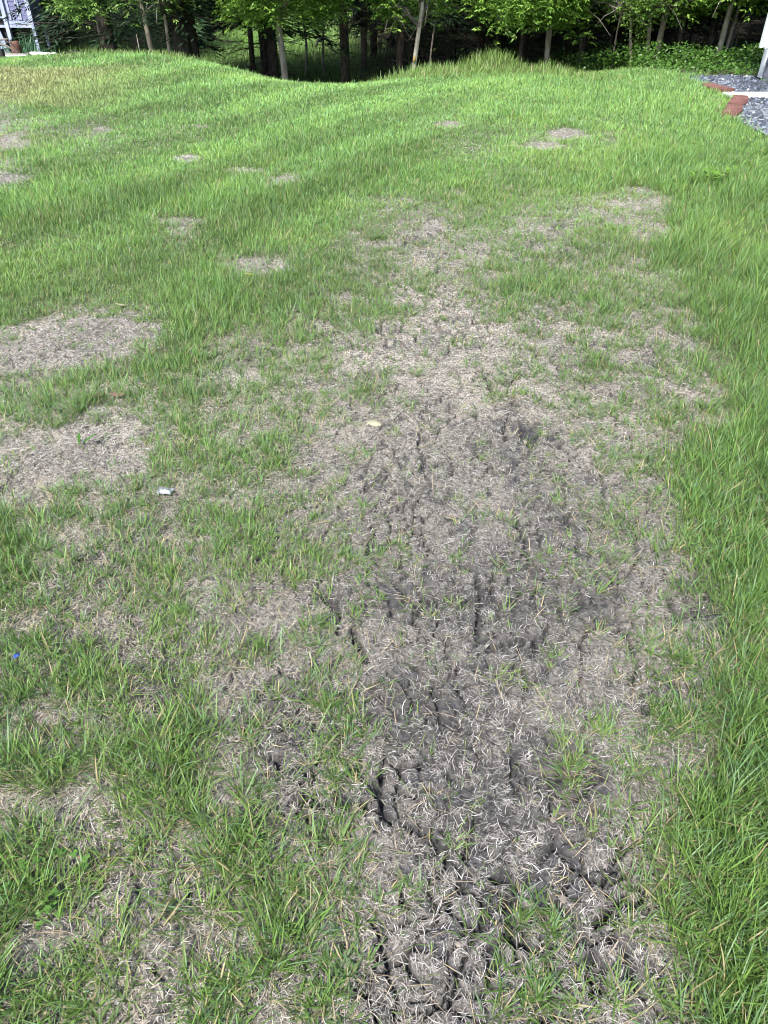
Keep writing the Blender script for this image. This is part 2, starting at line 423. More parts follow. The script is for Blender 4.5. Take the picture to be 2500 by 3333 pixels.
def lawn():
    VV=[];FF=[];CC=[];off=0
    def addb(V,Fc,C):
        nonlocal off
        VV.append(V);FF.append(Fc+off);CC.append(C);off+=len(V)
    for (n,r0,r1,ns) in ((40000,1.2,5.5,4),(105000,5.5,15.0,3)):
        x,y,r=fan_pts(n,r0,r1,1.15)
        d=dens(x,y); nn=fbm(x*9.5,y*9.5,81,2); n2=fbm(x*2.5,y*2.5,82,2)
        vv=proj(x,y,0*x)[1]; uu=proj(x,y,0*x)[0]; d=np.clip(d+.06*sst((d-.1)/.2)+.14*sst((1150-uu)/300)*sst((vv-1500)/400)-.06*sst((vv-2100)/500)*(d<.8)+.06*(1-sst((vv-900)/500))*(d<.8)-.03*(d<.35)+.06*sst((d-.25)/.15)*(d<.7)*sst((uu-1300)/300),0,1)
        p=sst((1.15*d-.5+.72*nn+.16*n2)/.50+.5)
        sp=1-sst((d-.55)/.25); big=(1-.0*d); p=p*(.38+.62*d)*(1-.42*sp*(r<4.2)-.12*sp*(r>=4.2)); p=np.maximum(p,.026+.05*sst((r-3)/2))
        keep=(RNG.random(n)<p)&~stones_excl(x,y)&(y<14.5-1.2*sst((x+1)/2)-1.2*sst((x-3.8)/.4))
        x,y,r,d,sp=x[keep],y[keep],r[keep],d[keep],sp[keep]
        nb=(RNG.integers(6,13,len(x))*(1+.45*sp*RNG.uniform(.0,1.6,len(x)))).astype(int); idx=np.repeat(np.arange(len(x)),nb); N=len(idx)
        ta=RNG.random(N)*2*math.pi; rad=np.abs(RNG.normal(0,1,N))*np.where(r[idx]<5.5,.013,.006*r[idx])
        bx=x[idx]+np.cos(ta)*rad; by=y[idx]+np.sin(ta)*rad; dd=d[idx]
        hh,cr,dk=detail(bx,by); bz=H(bx,by)+hh-.004
        ss=sp[idx]; hs=(.030+.038*dd-.023*sst((by-5)/4)+.045*sst((bx-.85)/1.0)*sst((dd-.6)/.3)*(1-.5*sst((by-4)/5)))*(.8+.35*fbm(bx*1.2,by*1.2,83,2))
        tuft=(RNG.lognormal(0,.22,len(x)))[idx]
        h=hs*(1-.13*ss)*tuft*RNG.uniform(.45,1.35,N); h=np.where(RNG.random(N)<.04,h*1.5,h)
        rc=np.hypot(by,CAMH)
        w=RNG.uniform(.0016,.0034,N)*np.maximum(1,rc/4.6)*(1.12-.12*dd)
        az=np.where(RNG.random(N)<.75,ta+RNG.normal(0,.5,N),RNG.random(N)*6.28)
        lean=RNG.uniform(.1,.95,N)*(1.05-.35*dd)+.28*ss*RNG.random(N); curl=RNG.uniform(-.1,.55,N)
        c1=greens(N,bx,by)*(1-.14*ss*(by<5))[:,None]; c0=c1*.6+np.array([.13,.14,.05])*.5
        dead=RNG.random(N)<(.05+.09*(1-dd)); c1[dead]=np.array([.36,.31,.17])*RNG.uniform(.6,1.15,(dead.sum(),1)); c0[dead]=c1[dead]
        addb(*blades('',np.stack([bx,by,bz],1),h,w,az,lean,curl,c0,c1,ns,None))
    # thin single blades and short sprouts between the tufts
    x,y,r=fan_pts(38000,1.2,9,1.2); N=len(x); d=dens(x,y); kp=RNG.random(N)<(.09+.80*d); x,y,d=x[kp],y[kp],d[kp]; N=len(x)
    hh,_,_=detail(x,y)
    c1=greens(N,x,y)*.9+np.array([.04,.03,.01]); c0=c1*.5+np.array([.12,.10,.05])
    addb(*blades('',np.stack([x,y,H(x,y)+hh-.003],1),RNG.uniform(.015,.05,N),RNG.uniform(.0012,.0024,N)*np.maximum(1,np.hypot(y,1.6)/3.4),RNG.random(N)*6.28,RNG.uniform(.2,1.1,N),RNG.uniform(0,.5,N),c0,c1,3,None))
    print('lawn tris',sum(len(f) for f in FF))
    o=npmesh('lawn_grass',np.concatenate(VV),np.concatenate(FF),3,M['grass'],col=np.concatenate(CC))
    tag(o,'short green lawn grass growing in tufts with bare gaps','grass',kind='stuff')
lawn()
def straw():
    VV=[];FF=[];CC=[];off=0
    for (n,r0,r1,pw,ns) in ((620000,1.2,4.6,1.3,3),(170000,4.6,11,1.1,2)):
        x,y,r=fan_pts(n,r0,r1,pw); d=dens(x,y); hh,cr,dk=detail(x,y)
        den=sst((fbm(x*7,y*7,101,4)+.75)/.9)
        kp=(RNG.random(n)<(1-.75*dk-.05*cen_(x,y))*(1-.95*np.clip(cr*1.8,0,1))*(1-.6*sst((d-.6)/.3))*(.25+.75*den))&~stones_excl(x,y)
        x,y,d,hh,dk=x[kp],y[kp],d[kp],hh[kp],dk[kp]; N=len(x)
        L=RNG.lognormal(math.log(.0092),.55,N).clip(.004,.05)*np.maximum(1,np.hypot(y,1.6)/3.0); w=np.clip(L*.06,.0005,.0012)*RNG.uniform(.7,1.5,N)*np.maximum(1,np.hypot(y,1.6)/2.6)
        az=fbm(x*9,y*9,102,2)*4+RNG.normal(0,1.0,N)
        k=RNG.normal(0,26,N); zz=RNG.uniform(.001,.0045,N); tilt=RNG.normal(0,.09,N); arch=RNG.uniform(0,.07,N)*L
        P=[];cx,cy=x.copy(),y.copy(); a=az.copy(); st=L/ns
        V=[]
        for q in range(ns+1):
            t=q/ns; zc=H(x,y)+hh+zz+tilt*L*(t-.5)+arch*4*t*(1-t)
            ww=w*(.4+.6*math.sin(math.pi*min(max(t,.08),.92)))/2
            V+=[np.stack([cx-np.sin(a)*ww,cy+np.cos(a)*ww,zc],1),np.stack([cx+np.sin(a)*ww,cy-np.cos(a)*ww,zc],1)]
            cx=cx+np.cos(a)*st; cy=cy+np.sin(a)*st; a=a+k*st
        K=len(V); V=np.stack(V,1).reshape(-1,3)
        T=np.array([(2*q,2*q+1,2*q+3,2*q+2) for q in range(ns)])
        Fc=(T[None]+(np.arange(N)*K)[:,None,None]).reshape(-1,4)
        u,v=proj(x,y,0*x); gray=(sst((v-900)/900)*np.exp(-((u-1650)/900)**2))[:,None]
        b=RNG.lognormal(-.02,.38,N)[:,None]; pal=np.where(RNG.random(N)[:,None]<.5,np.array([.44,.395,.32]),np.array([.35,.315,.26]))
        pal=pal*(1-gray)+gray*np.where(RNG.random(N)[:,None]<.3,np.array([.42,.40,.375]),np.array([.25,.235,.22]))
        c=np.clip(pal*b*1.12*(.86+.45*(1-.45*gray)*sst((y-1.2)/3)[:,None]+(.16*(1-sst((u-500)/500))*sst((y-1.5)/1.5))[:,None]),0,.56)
        VV.append(V);FF.append(Fc+off);CC.append(np.repeat(c,K,0));off+=len(V)
    o=npmesh('dead_straw',np.concatenate(VV),np.concatenate(FF),4,M['straw'],col=np.concatenate(CC))
    tag(o,'pale dead grass fibres strewn over the cracked soil','straw',kind='stuff')
straw()
def mats():
    x,y,r=fan_pts(26000,1.2,8,1.2); d=dens(x,y); hh,cr,dk=detail(x,y); kp=(RNG.random(len(x))<(.25+.6*sst((d-.15)/.4))*(1-cr))&~stones_excl(x,y); x,y,hh=x[kp],y[kp],hh[kp]; N=len(x)
    c=np.where(RNG.random(N)[:,None]<.5,np.array([.40,.34,.20]),np.array([.30,.25,.17]))*RNG.uniform(.6,1.2,(N,1))
    V,Fc,C=blades('',np.stack([x,y,H(x,y)+hh+.002],1),RNG.uniform(.02,.055,N),RNG.uniform(.001,.0022,N)*np.maximum(1,np.hypot(y,1.6)/3),RNG.random(N)*6.28,RNG.uniform(.95,1.25,N),RNG.uniform(0,.35,N),c*.9,c,3,None)
    tag(npmesh('dead_grass',V,Fc,3,M['straw'],col=C),'tan dead grass blades lying flat between the tufts','dead grass',kind='stuff')
mats()
def tallgrass():
    n=60000; x=RNG.uniform(-4.6,9,n); y=RNG.uniform(11.6,19.5,n)
    edge=12.1+.25*np.sin(x*1.7)+.2*fbm(x*2,y*0+3,110,2)+.25*sst((-x-.6)/1.0)+.9*sst((x-3.6)/1.0)
    kp=(y>edge)&(RNG.random(n)<1-.75*sst((y-16.4)/2.5))&~((x>3.9)&(y<13.2))&(RNG.random(n)<1-.8*sst((x-3.9)/.8)); x,y,edge=x[kp],y[kp],edge[kp]; N=len(x)
    mound=np.exp(-((x-1.95)/.5)**2-((y-15.4)/1.2)**2)
    h=(.11+.09*sst((y-edge)/1.2)*(1-.75*sst((x-2.6)/1.2))+.07*mound)*(1-.45*sst((x-2.6)/1.2))*RNG.uniform(.55,1.3,N); h=h*(.8+.4*fbm(x*1.5,y*1.5,111,2))*(1-.45*sst((-x+.2)/1.2))
    k=RNG.random(N)[:,None]; c1=np.array([.09,.17,.035])*(1-k)+k*np.array([.19,.29,.075])
    se=RNG.random(N)<.05; c1[se]=np.array([.36,.33,.18]); c0=c1*.6+np.array([.07,.07,.03])
    V,Fc,C=blades('',np.stack([x,y,H(x,y)-.01],1),h,RNG.uniform(.006,.011,N),RNG.normal(.3,1.4,N),RNG.uniform(.05,.45,N),RNG.uniform(0,.5,N),c0,c1,3,None)
    tag(npmesh('tall_grass',V,Fc,3,M['grass'],col=C),'tall uncut grass in a strip in front of the trees','grass',kind='stuff')
    # grass on the shaded path through the wood
    n=40000; y=RNG.uniform(14.0,44,n); x=-1.5-(y-18)*.16+RNG.normal(0,1.6,n)+0*y
    x2=RNG.uniform(-9,-2,n); y2=RNG.uniform(20,46,n); x=np.concatenate([x,x2]); y=np.concatenate([y,y2]); N=len(x)
    kp=y>13.6+1.2*sst((-x-.6)/1.0); x,y=x[kp],y[kp]; N=len(x)
    k=RNG.random(N)[:,None]; c1=np.array([.09,.19,.045])*(1-k)+k*np.array([.19,.30,.09]); c1=c1*(1+.6*sst((y-25)/4))[:,None]; c0=c1*.7  # blades in the far clearing brightened in colour, standing in for sunlight
    V,Fc,C=blades('',np.stack([x,y,H(x,y)-.01],1),RNG.uniform(.08,.30,N),RNG.uniform(.010,.018,N),RNG.random(N)*6.28,RNG.uniform(.05,.5,N),RNG.uniform(0,.5,N),c0,c1,2,None)
    tag(npmesh('woodland_grass',V,Fc,3,M['grass'],col=C),'soft grass along the shaded opening between the spruces','grass',kind='stuff')
tallgrass()
# ------------------------------------------------------------------ leaves and trees
def leafcloud(name,P,D,L,W,c,m,parent=None,N0=None):
    """one diamond leaf per point: P base, D unit direction, L length, W width"""
    n=len(P); rv=RNG.normal(0,1,(n,3)) if N0 is None else N0
    s=np.cross(D,rv); s/=np.linalg.norm(s,axis=1,keepdims=True)+1e-9
    nn=np.cross(s,D); L=L[:,None];W=W[:,None]
    mid=P+D*L*.42
    V=np.stack([P,mid+s*W*.5+nn*W*.12,P+D*L-nn*W*.15,mid-s*W*.5+nn*W*.12],1).reshape(-1,3)
    i=np.arange(n)*4; Fc=np.stack([i,i+1,i+2,i,i+2,i+3],1).reshape(-1,3)
    return npmesh(name,V,Fc,3,m,parent,col=np.repeat(c,4,0),smooth=False)
def crown_leaves(name,parent,tips,leafL,per,lets,c1,c2,droop=.5,sprd=.22,ratio=.36):
    T=np.repeat(tips,per,0)+RNG.normal(0,sprd*.5,(len(tips)*per,3)); n=len(T)
    a=RNG.random(n)*6.28; d=np.stack([np.cos(a),np.sin(a),-RNG.uniform(0,1.2,n)*droop],1); d/=np.linalg.norm(d,axis=1,keepdims=True)
    side=np.stack([-np.sin(a),np.cos(a),0*a],1)
    PP=[];DD=[];CC=[]; kk=RNG.random(n)[:,None]; cc=(c1+(c2-c1)*kk)*1.45
    for q in range(lets):
        f=(q+1)/lets; sg=0 if q==lets-1 else (1 if q%2 else -1)
        PP.append(T+d*leafL*1.6*f); v=d*(.55 if sg else 1)+side*sg*.8+np.array([0,0,-.25*droop])+RNG.normal(0,.18,(n,3))
        DD.append(v/np.linalg.norm(v,axis=1,keepdims=True)); CC.append(cc*RNG.uniform(.8,1.2,(n,1)))
    P=np.concatenate(PP);D=np.concatenate(DD);C=np.concatenate(CC);m=len(P)
    nr=RNG.normal(0,.5,(m,3))+np.array([0,-.2,1])
    L=leafL*RNG.uniform(.7,1.25,m)
    return leafcloud(name,P,D,L,L*ratio*RNG.uniform(.85,1.2,m),C,M['leaf'],parent,N0=nr)
def trunk_path(h,lean=(0,0),wob=.05,n=14):
    p=[];wx=random.uniform(0,6);wy=random.uniform(0,6)
    for i in range(n):
        t=i/(n-1); p.append((lean[0]*t*h+wob*(math.sin(wx+t*7)-math.sin(wx)),lean[1]*t*h+wob*(math.sin(wy+t*6)-math.sin(wy)),-.15+t*h))
    return p
def decid(x,y,dia,hgt,R0,bot,label,cat='tree',name='ash_tree',bark='bark',lean=(0,0),leafL=.075,dens_=1.0,c1=(.06,.13,.02),c2=(.16,.28,.045),wob=.05,group=None,per=6,lets=5,ratio=.36,stems=None,off=(0,0),low=.55,gap=0):
    z=float(H(x,y)); o=empty(name,(x,y,z),0,label,cat,group)
    mb=MB(); tips=[]
    stems=stems or [(0,0,lean[0],lean[1],1.)]
    for (sx,sy,lx,ly,sc) in stems:
        P=trunk_path(hgt,(lx,ly),wob,18); P=[(a+sx,b+sy,c) for a,b,c in P]
        rad=[dia/2*sc*((1-.75*(i/17))+.35*max(0,1-i*1.3)) for i in range(18)]
        mb.tube(P,rad,12,.07)
    mb.build('trunk',M[bark],o,True)
    # limbs
    bb=MB()
    def rz(f): return R0*max(.12,(1-abs(2*f-1)**3.2))**.5
    cx,cy=off
    for i in range(26):
        f=random.random()**1.5*.9; zt=bot+(hgt-bot)*f; a=random.random()*6.28; rr=rz(.1+f*.85)*random.uniform(.6,.95)
        z0=max(bot*.8+.1,zt-.4*rr-random.uniform(0,.3)); t=min(1,(z0+.15)/hgt)
        k=t*17; i0=min(int(k),16); q=Vector(P[i0]).lerp(Vector(P[i0+1]),k-i0)
        e=Vector((q.x+cx+rr*math.cos(a),q.y+cy+rr*math.sin(a),zt)); pts=[]
        for j in range(6):
            s=j/5; p=q.lerp(e,s); p.z+=.25*rr*math.sin(s*3.14)+random.uniform(-.03,.03); p.x+=random.uniform(-.04,.04); pts.append(p)
        r0=dia*.16*(1-.5*f); bb.tube(pts,[r0*(1-.8*j/5)+.003 for j in range(6)],6)
        for j in (2,3,4,5):
            b0=pts[j]; b1=b0+Vector((random.uniform(-.5,.5),random.uniform(-.5,.5),random.uniform(-.35,.3))); bb.tube([b0,b0.lerp(b1,.5)+Vector((0,0,.05)),b1],[.009,.006,.003],4)
    bb.build('branches',M['greybark' if bark!='darkbark' else 'darkbark'],o,True)
    # leaf-spray positions: clumps through the crown, denser near its surface and low edge
    n=int(1500*dens_*R0*R0/2.5); f=np.where(RNG.random(n)<low,RNG.random(n)**1.2*.30,RNG.random(n)*.97)
    a=RNG.random(n)*6.28
    r=R0*np.maximum(.12,1-np.abs(2*np.clip(f*1.0+.08,0,1)-1)**3.2)**.5*np.sqrt(RNG.uniform(.12,1,n))
    X=cx+lean[0]*1.5+r*np.cos(a); Y=cy+lean[1]*1.5+r*np.sin(a); Z=bot+(hgt-bot)*f+.16*fbm(X*2.2+x,Y*2.2+y,120,2)
    ce=fbm(X*1.9+x*3,(Y+Z*1.3)*1.9,121,2)+.5*fbm(X*4+x,Z*4,122,2); kp=ce>-.42+gap; tips=np.stack([X,Y,Z],1)[kp]
    crown_leaves('crown',o,tips,leafL,per,lets,np.array(c1),np.array(c2),ratio=ratio)
    return o
def spruce_parts(o,hgt,dia,R0,live,dead,bark,seed,deadr=1.1,dlow=.15):
    random.seed(seed)
    P=trunk_path(hgt,(0,0),.03,16); MB().tube(P,[dia/2*(1-.9*i/15)+.01 for i in range(16)],12,.08).build('trunk',M[bark],o,True)
    if dead:
        b=MB()
        for i in range(dead):
            z0=random.uniform(dlow,live+.5); a=random.random()*6.28; L=deadr*random.uniform(.5,1.15); d=Vector((math.cos(a),math.sin(a),0)); s=Vector((-d.y,d.x,0)); pts=[]
            up=random.uniform(-.1,.25); dr=random.uniform(.1,.45); bd=random.uniform(-.3,.3)
            for j in range(7):
                t=j/6; pts.append(Vector((0,0,z0))+d*L*t+s*bd*L*t*t+Vector((0,0,L*(up*t-dr*t*t)+random.uniform(-.035,.035))))
            b.tube(pts,[.009*(1-.8*j/6) for j in range(7)],4)
            for j in range(2,7):
                for sg in (-1,1):
                    if random.random()<.75:
                        l=L*.33*random.uniform(.4,1.1)*(1-.08*j); e=pts[j]+d*l*.75+s*sg*l*.6+Vector((0,0,random.uniform(-.2,.05)*l)); b.tube([pts[j],pts[j].lerp(e,.5)+Vector((0,0,.01)),e],[.0055,.004,.002],3,cap=False)
        b.build('dead_branches',M['deadtwig' if bark!='darkbark' else 'shadedtwig'],o)
    # live boughs: drooping sprays of needles
    PP=[];DD=[]
    nb=int((hgt-live)*17)
    for i in range(nb):
        t=random.random(); z0=live+(hgt-live-.2)*t; a=random.random()*6.28; L=R0*(1-t)**.8*random.uniform(.75,1.1)+.15
        d=np.array([math.cos(a),math.sin(a),0]); s=np.array([-d[1],d[0],0]); m=int(52*L)+10
        q=RNG.random(m)**.7; sg=RNG.choice([-1,1],m); tw=RNG.uniform(0,.28,m)*L*(1-q*.6)
        base=np.array([0,0,z0])+d*(L*q)[:,None]+s*(sg*tw)[:,None]; base[:,2]+=L*(-.28*q*q)+RNG.normal(0,.03,m)-tw*.15
        di=d*.8+s*(sg[:,None])*.55+RNG.normal(0,.15,(m,3)); di[:,2]-=.25
        PP.append(base);DD.append(di/np.linalg.norm(di,axis=1,keepdims=True))
    P_=np.concatenate(PP);D_=np.concatenate(DD);n=len(P_)
    c=np.array([.016,.036,.016])*RNG.uniform(.6,1.7,(n,1))
    leafcloud('needles',P_,D_,RNG.uniform(.12,.26,n),RNG.uniform(.022,.045,n),c,M['needle'],o,N0=RNG.normal(0,.4,(n,3))+np.array([0,0,1]))
def copy_tree(o,loc,rz=0,sc=1,label=None,group=None):
    c=o.copy(); COL.objects.link(c); c.location=loc; c.rotation_euler=(0,0,rz); c.scale=(sc,sc,sc)
    if label:c['label']=label
    if group:c['group']=group
    for ch in o.children:
        k=ch.copy(); COL.objects.link(k); k.parent=c
    return c
def gp(u,v): return ground_at(u,v)[:2]
def tr(u,Y,px,hgt,R0,vb,label,**k):     # photo column, distance, trunk width in photo pixels, height of the lowest leaves
    x,y=atY(u,Y); t=Y/ray(u,240)[1]; z=float(H(x,y)); return decid(x,y,px*t/F,hgt,R0,zat(u,vb,Y-R0*.7)-z+.30,label,**k)
tr(931,15.6,23,6.0,1.5,122,'straight ash with a broad low crown at the lawn edge, left of the opening',off=(.05,-.0),dens_=1.6)
B=tr(1340,16.2,16,5.5,.95,150,'young ash with a pale leaning trunk marked by orange lichen',bark='palebark',lean=(.085,.02),off=(-.15,0),c1=(.07,.15,.025),c2=(.20,.33,.06),dens_=1.6,wob=.05)
MB().tube([(0.035,-.05,.34),(.045,-.05,.38),(.05,-.05,.43)],[.014,.022,.012],6,.2).build('lichen_patch',mat('orange_lichen',(.45,.25,.05),(.55,.4,.12),60),B,True)
tr(1777,15.8,20,6.0,1.3,145,'sturdy straight ash with a wide crown just right of the grassy hump',off=(-.4,-.1),dens_=1.7,lean=(.012,0))
tr(2318,16.2,18,6.5,1.2,62,'pale ash rising behind the gravel bed near the house',bark='palebark',lean=(.035,0),off=(-.2,-.2),c1=(.07,.15,.025),c2=(.17,.29,.05),ratio=.5,leafL=.09,dens_=.9,lets=3)
tr(2338,17.2,11,6.5,.9,30,'thin birch with black marks just behind the pale ash by the gravel bed',name='birch_tree',bark='palebark',lean=(.045,0),dens_=.5)
tr(2122,16.6,20,6.0,1.1,95,'leaning grey ash between the vine covered stem and the gravel bed',lean=(.10,.03),leafL=.05,ratio=.55,dens_=1.1,lets=3,c1=(.055,.12,.02),c2=(.14,.25,.045))
tr(2092,16.4,15,5.5,.8,100,'crooked brown tree leaning left beside the leaning grey ash',name='crooked_tree',lean=(-.06,.02),wob=.10,leafL=.045,ratio=.6,dens_=.8,lets=3)
tr(2055,15.4,10,4.5,.85,125,'thin forked tree with leafy vine climbing its stem',name='vine_covered_tree',lean=(.02,0),wob=.12,leafL=.045,ratio=.62,dens_=2.0,lets=3,off=(-.45,0),low=.75,c1=(.055,.12,.02),c2=(.15,.26,.05))
vt=bpy.data.objects['vine_covered_tree']; n=500; q=RNG.random(n)*.9; P_=np.stack([RNG.normal(0,.10,n)*(.4+q),RNG.normal(0,.1,n),q],1); D_=RNG.normal(0,1,(n,3)); D_/=np.linalg.norm(D_,axis=1,keepdims=True)
leafcloud('vine',P_,D_,RNG.uniform(.03,.055,n),RNG.uniform(.02,.035,n),np.array([.11,.2,.035])*RNG.uniform(.6,1.4,(n,1)),M['leaf'],vt)
tr(510,16.4,16,6.0,1.6,105,'two stemmed ash with loose pale leaves behind the left mound',stems=[(0,0,-.10,0,1),(.30,0,-.02,0,.8)],dens_=.9,gap=.28,off=(-.4,0),low=.6,c1=(.07,.15,.03),c2=(.18,.29,.07),leafL=.07)
tr(185,22.0,10,4.5,.55,110,'leafy yellow green young tree beside the raised coop',name='young_tree',off=(-.15,0),low=.7,c1=(.09,.19,.02),c2=(.22,.36,.04),dens_=2.2)
# slim saplings
def sapling(u,v,dia,h,lean,label,bark='bark',Y=None,leafy=.25,kink=.06):
    if Y is None: Y=16.6+(262-v)*.045
    if v<185: Y=22
    dia*=.8
    x,y=gp(u,v) if Y is None else atY(u,Y); z=float(H(x,y)); o=empty('sapling',(x,y,z),0,label,'sapling')
    P=trunk_path(h,lean,kink,14); mb=MB().tube(P,[dia/2*(1-.7*i/13) for i in range(14)],7,.08)
    for i in range(5,13):
        a=random.random()*6.28; e=Vector(P[i])+Vector((math.cos(a)*.4,math.sin(a)*.3,.3)); mb.tube([P[i],Vector(P[i]).lerp(e,.5),e],[dia*.2,dia*.12,.003],4)
    mb.build('trunk',M[bark],o,True)
    n=int(300*leafy*4); t=RNG.uniform(.45,1,n); Q=np.array([P[int(k*13)] for k in t])+RNG.normal(0,.28,(n,3)); D=RNG.normal(0,1,(n,3)); D[:,2]-=.5; D/=np.linalg.norm(D,axis=1,keepdims=True)
    leafcloud('crown',Q,D,RNG.uniform(.04,.08,n),RNG.uniform(.02,.035,n),np.array([.09,.18,.03])*RNG.uniform(.6,1.4,(n,1)),M['leaf'],o)
sapling(1998,240,.055,3.2,(-.05,0),'slim bent sapling standing alone in the dark left of the vine covered tree',kink=.08)
sapling(2182,226,.05,3.5,(0,.02),'slim straight sapling just right of the leaning grey ash')
sapling(2290,232,.045,3.5,(.13,0),'thin slanting sapling leaning up behind the pale ash')
sapling(2275,225,.03,3.2,(.12,0),'wispy twig stem left of the thin slanting sapling')
sapling(2400,200,.03,3.0,(.09,0),'bare slanting stem left of the white downspout')
sapling(2384,210,.04,3.4,(.03,0),'grey upright stem in the dark between the birch and downspout')
sapling(1055,178,.08,3.5,(-.05,0),'pale sapling in front of the black tyre on the shaded path',bark='palebark')
sapling(1598,200,.09,4.5,(.0,0),'thin grey trunk rising behind the grassy hump',bark='greybark',Y=20)
sapling(1398,215,.06,3.5,(.0,0),'thin stem between the lichen marked ash and the next grey spruce',bark='greybark',Y=19.5)
sapling(1886,212,.16,5.0,(.02,0),'dim grey trunk between the sturdy ash and the bent sapling',bark='greybark',Y=20.5,leafy=.6)
sapling(240,165,.06,3.0,(.05,0),'dark slender stem between the coop and the two stemmed ash',bark='darkbark',Y=17)
sapling(992,130,.10,3.0,(0,0),'white barked stub trunk far down the grassy path',bark='palebark',Y=30,leafy=.05)
# spruces standing at the wood's edge
def spruce(u,v,hgt,dia,R0,live,dead,bark,label,seed,Y=None,**k):
    x,y=gp(u,v) if Y is None else atY(u,Y); o=empty('spruce_tree',(x,y,float(H(x,y))),0,label,'spruce'); spruce_parts(o,hgt,dia,R0,live,dead,bark,seed,**k); return o
spruce(1185,236,9,.15,1.7,1.55,34,'greybark','grey spruce with drooping dead twigs, right of the dark opening',1,deadr=1.1)
spruce(1462,232,9,.17,1.8,1.6,32,'greybark','thick grey spruce with dead side branches left of the grassy hump',2,deadr=1.1)
spruce(1125,220,9,.2,1.6,1.6,20,'darkbark','black trunked spruce close behind the grey spruce by the opening',3,Y=19.5)
spruce(893,235,9,.22,1.6,1.3,26,'darkbark','dark spruce directly left of the straight broad ash',4,Y=18.8)
spruce(868,235,9,.20,1.5,1.2,22,'darkbark','second dark spruce close behind and left of the straight ash',5,Y=20.3)
spruce(825,205,9,.12,1.5,1.2,22,'darkbark','slimmer dark spruce left of the pair behind the ash',6,Y=22)
spruce(608,200,9,.36,1.8,1.25,34,'darkbark','stout black spruce trunk behind the right shoulder of the mound',7,Y=17.0,deadr=1.3)
spruce(642,200,9,.22,1.6,1.3,24,'darkbark','narrower black spruce trunk touching the stout one by the mound',8,Y=17.8,deadr=1.3)
spruce(375,180,9,.34,2.2,1.0,40,'darkbark','dark spruce with low bare boughs behind the top of the mound',9,Y=18.5,deadr=1.9)
spruce(250,175,9,.2,2.2,.8,40,'darkbark','dark spruce with low green boughs between coop and mound top',10,Y=22,deadr=1.6)
spruce(1700,215,9,.2,2.0,1.4,34,'darkbark','black spruce with long bare boughs behind the sturdy ash',12,Y=20.5,deadr=1.7)
spruce(1560,215,9,.18,2.0,1.4,30,'darkbark','black spruce in the shade behind the grassy hump',13,Y=22,deadr=1.5)
spruce(1840,215,9,.18,2.0,1.4,36,'darkbark','black spruce with tangled bare boughs right of the sturdy ash',14,Y=21,deadr=1.7)
spruce(1300,215,9,.18,2.0,1.3,36,'darkbark','dark spruce with tangled dead boughs behind the lichen marked ash',15,Y=20.6,deadr=1.7)
spruce(50,160,9,.2,2.2,.7,30,'darkbark','dark spruce standing behind the raised coop',16,Y=25,deadr=1.5)
# the deep wood behind: copies of two dark spruces and one dark broadleaf
g1='dark spruces deep in the wood'; L1='dark spruce standing deep in the shade of the wood'
pa=empty('spruce_tree',(9,24,float(H(9,24))),0,L1,'spruce',g1); spruce_parts(pa,10,.2,2.1,1.0,30,'darkbark',31,deadr=1.6)
pb=empty('spruce_tree',(5,26,float(H(5,26))),0,L1,'spruce',g1); spruce_parts(pb,11,.24,2.3,1.2,30,'darkbark',32,deadr=1.6)
g2='dark broadleaf trees deep in the wood'; L2='slim dark broadleaf trunk standing deep in the wood on the right'
pc=decid(8,22.5,.14,8,1.9,1.7,L2,name='woodland_tree',bark='greybark',group=g2,c1=(.02,.05,.012),c2=(.05,.10,.02),leafL=.12,lets=3,ratio=.6,dens_=1.0,low=.2,wob=.12)
random.seed(5); placed=[(9,24),(5,26)]
for k in range(900):
    x=random.uniform(-16,22); y=random.uniform(21.5,46)
    if abs(x+1.5+(y-18)*.16)<1.9 or (-.31*y<x<-.03*y and 21<y<46) : continue
    if any((x-a)**2+(y-b)**2<(2.0+.04*(y-20))**2 for a,b in placed): continue
    placed.append((x,y)); src=random.choice([pa,pb]) if (x<4.5 or random.random()<.45) else pc
    copy_tree(src,(x,y,float(H(x,y))),random.random()*6.28,random.uniform(.8,1.15))
for (x,y,s) in ((6.4,18.8,.8),(7.6,20.2,.9),(5.4,20.6,.8),(4.4,19.6,.75),(9.3,18.6,.9),(8.4,17.4,.8),(3.0,19.2,.7)):
    copy_tree(pc,(x,y,float(H(x,y))),random.random()*6.28,s)
# leafy undergrowth right
def undergrowth():
    n=110000; x=RNG.uniform(2.2,16,n); y=RNG.uniform(12.2,27,n)
    top=(.07+.33*sst((y-12.8)/3)+.1*fbm(x*1.5,y*1.5,131,3))*sst((x-1.8)/1.6); kp=(y>np.where(x>4,12.25,15.0)+.2*np.sin(x*2))&(RNG.random(n)<.4+.6*sst((fbm(x*2,y*2,132,2)+.5)/.6))&(RNG.random(n)<.25+.75*sst((x-3)/1.5))
    x,y,top=x[kp],y[kp],top[kp]; N=len(x); z=H(x,y)+top*RNG.random(N)**.5
    D=RNG.normal(0,1,(N,3)); D[:,2]*=.5; D/=np.linalg.norm(D,axis=1,keepdims=True)
    c=np.array([.045,.105,.016])*RNG.uniform(.6,2.0,(N,1))
    o=leafcloud('undergrowth',np.stack([x,y,z],1),D,RNG.uniform(.035,.07,N),RNG.uniform(.025,.045,N),c,M['leaf'],N0=RNG.normal(0,.5,(N,3))+np.array([0,-.3,1]))
    tag(o,'low leafy green undergrowth covering the floor of the wood','undergrowth',kind='stuff')
undergrowth()
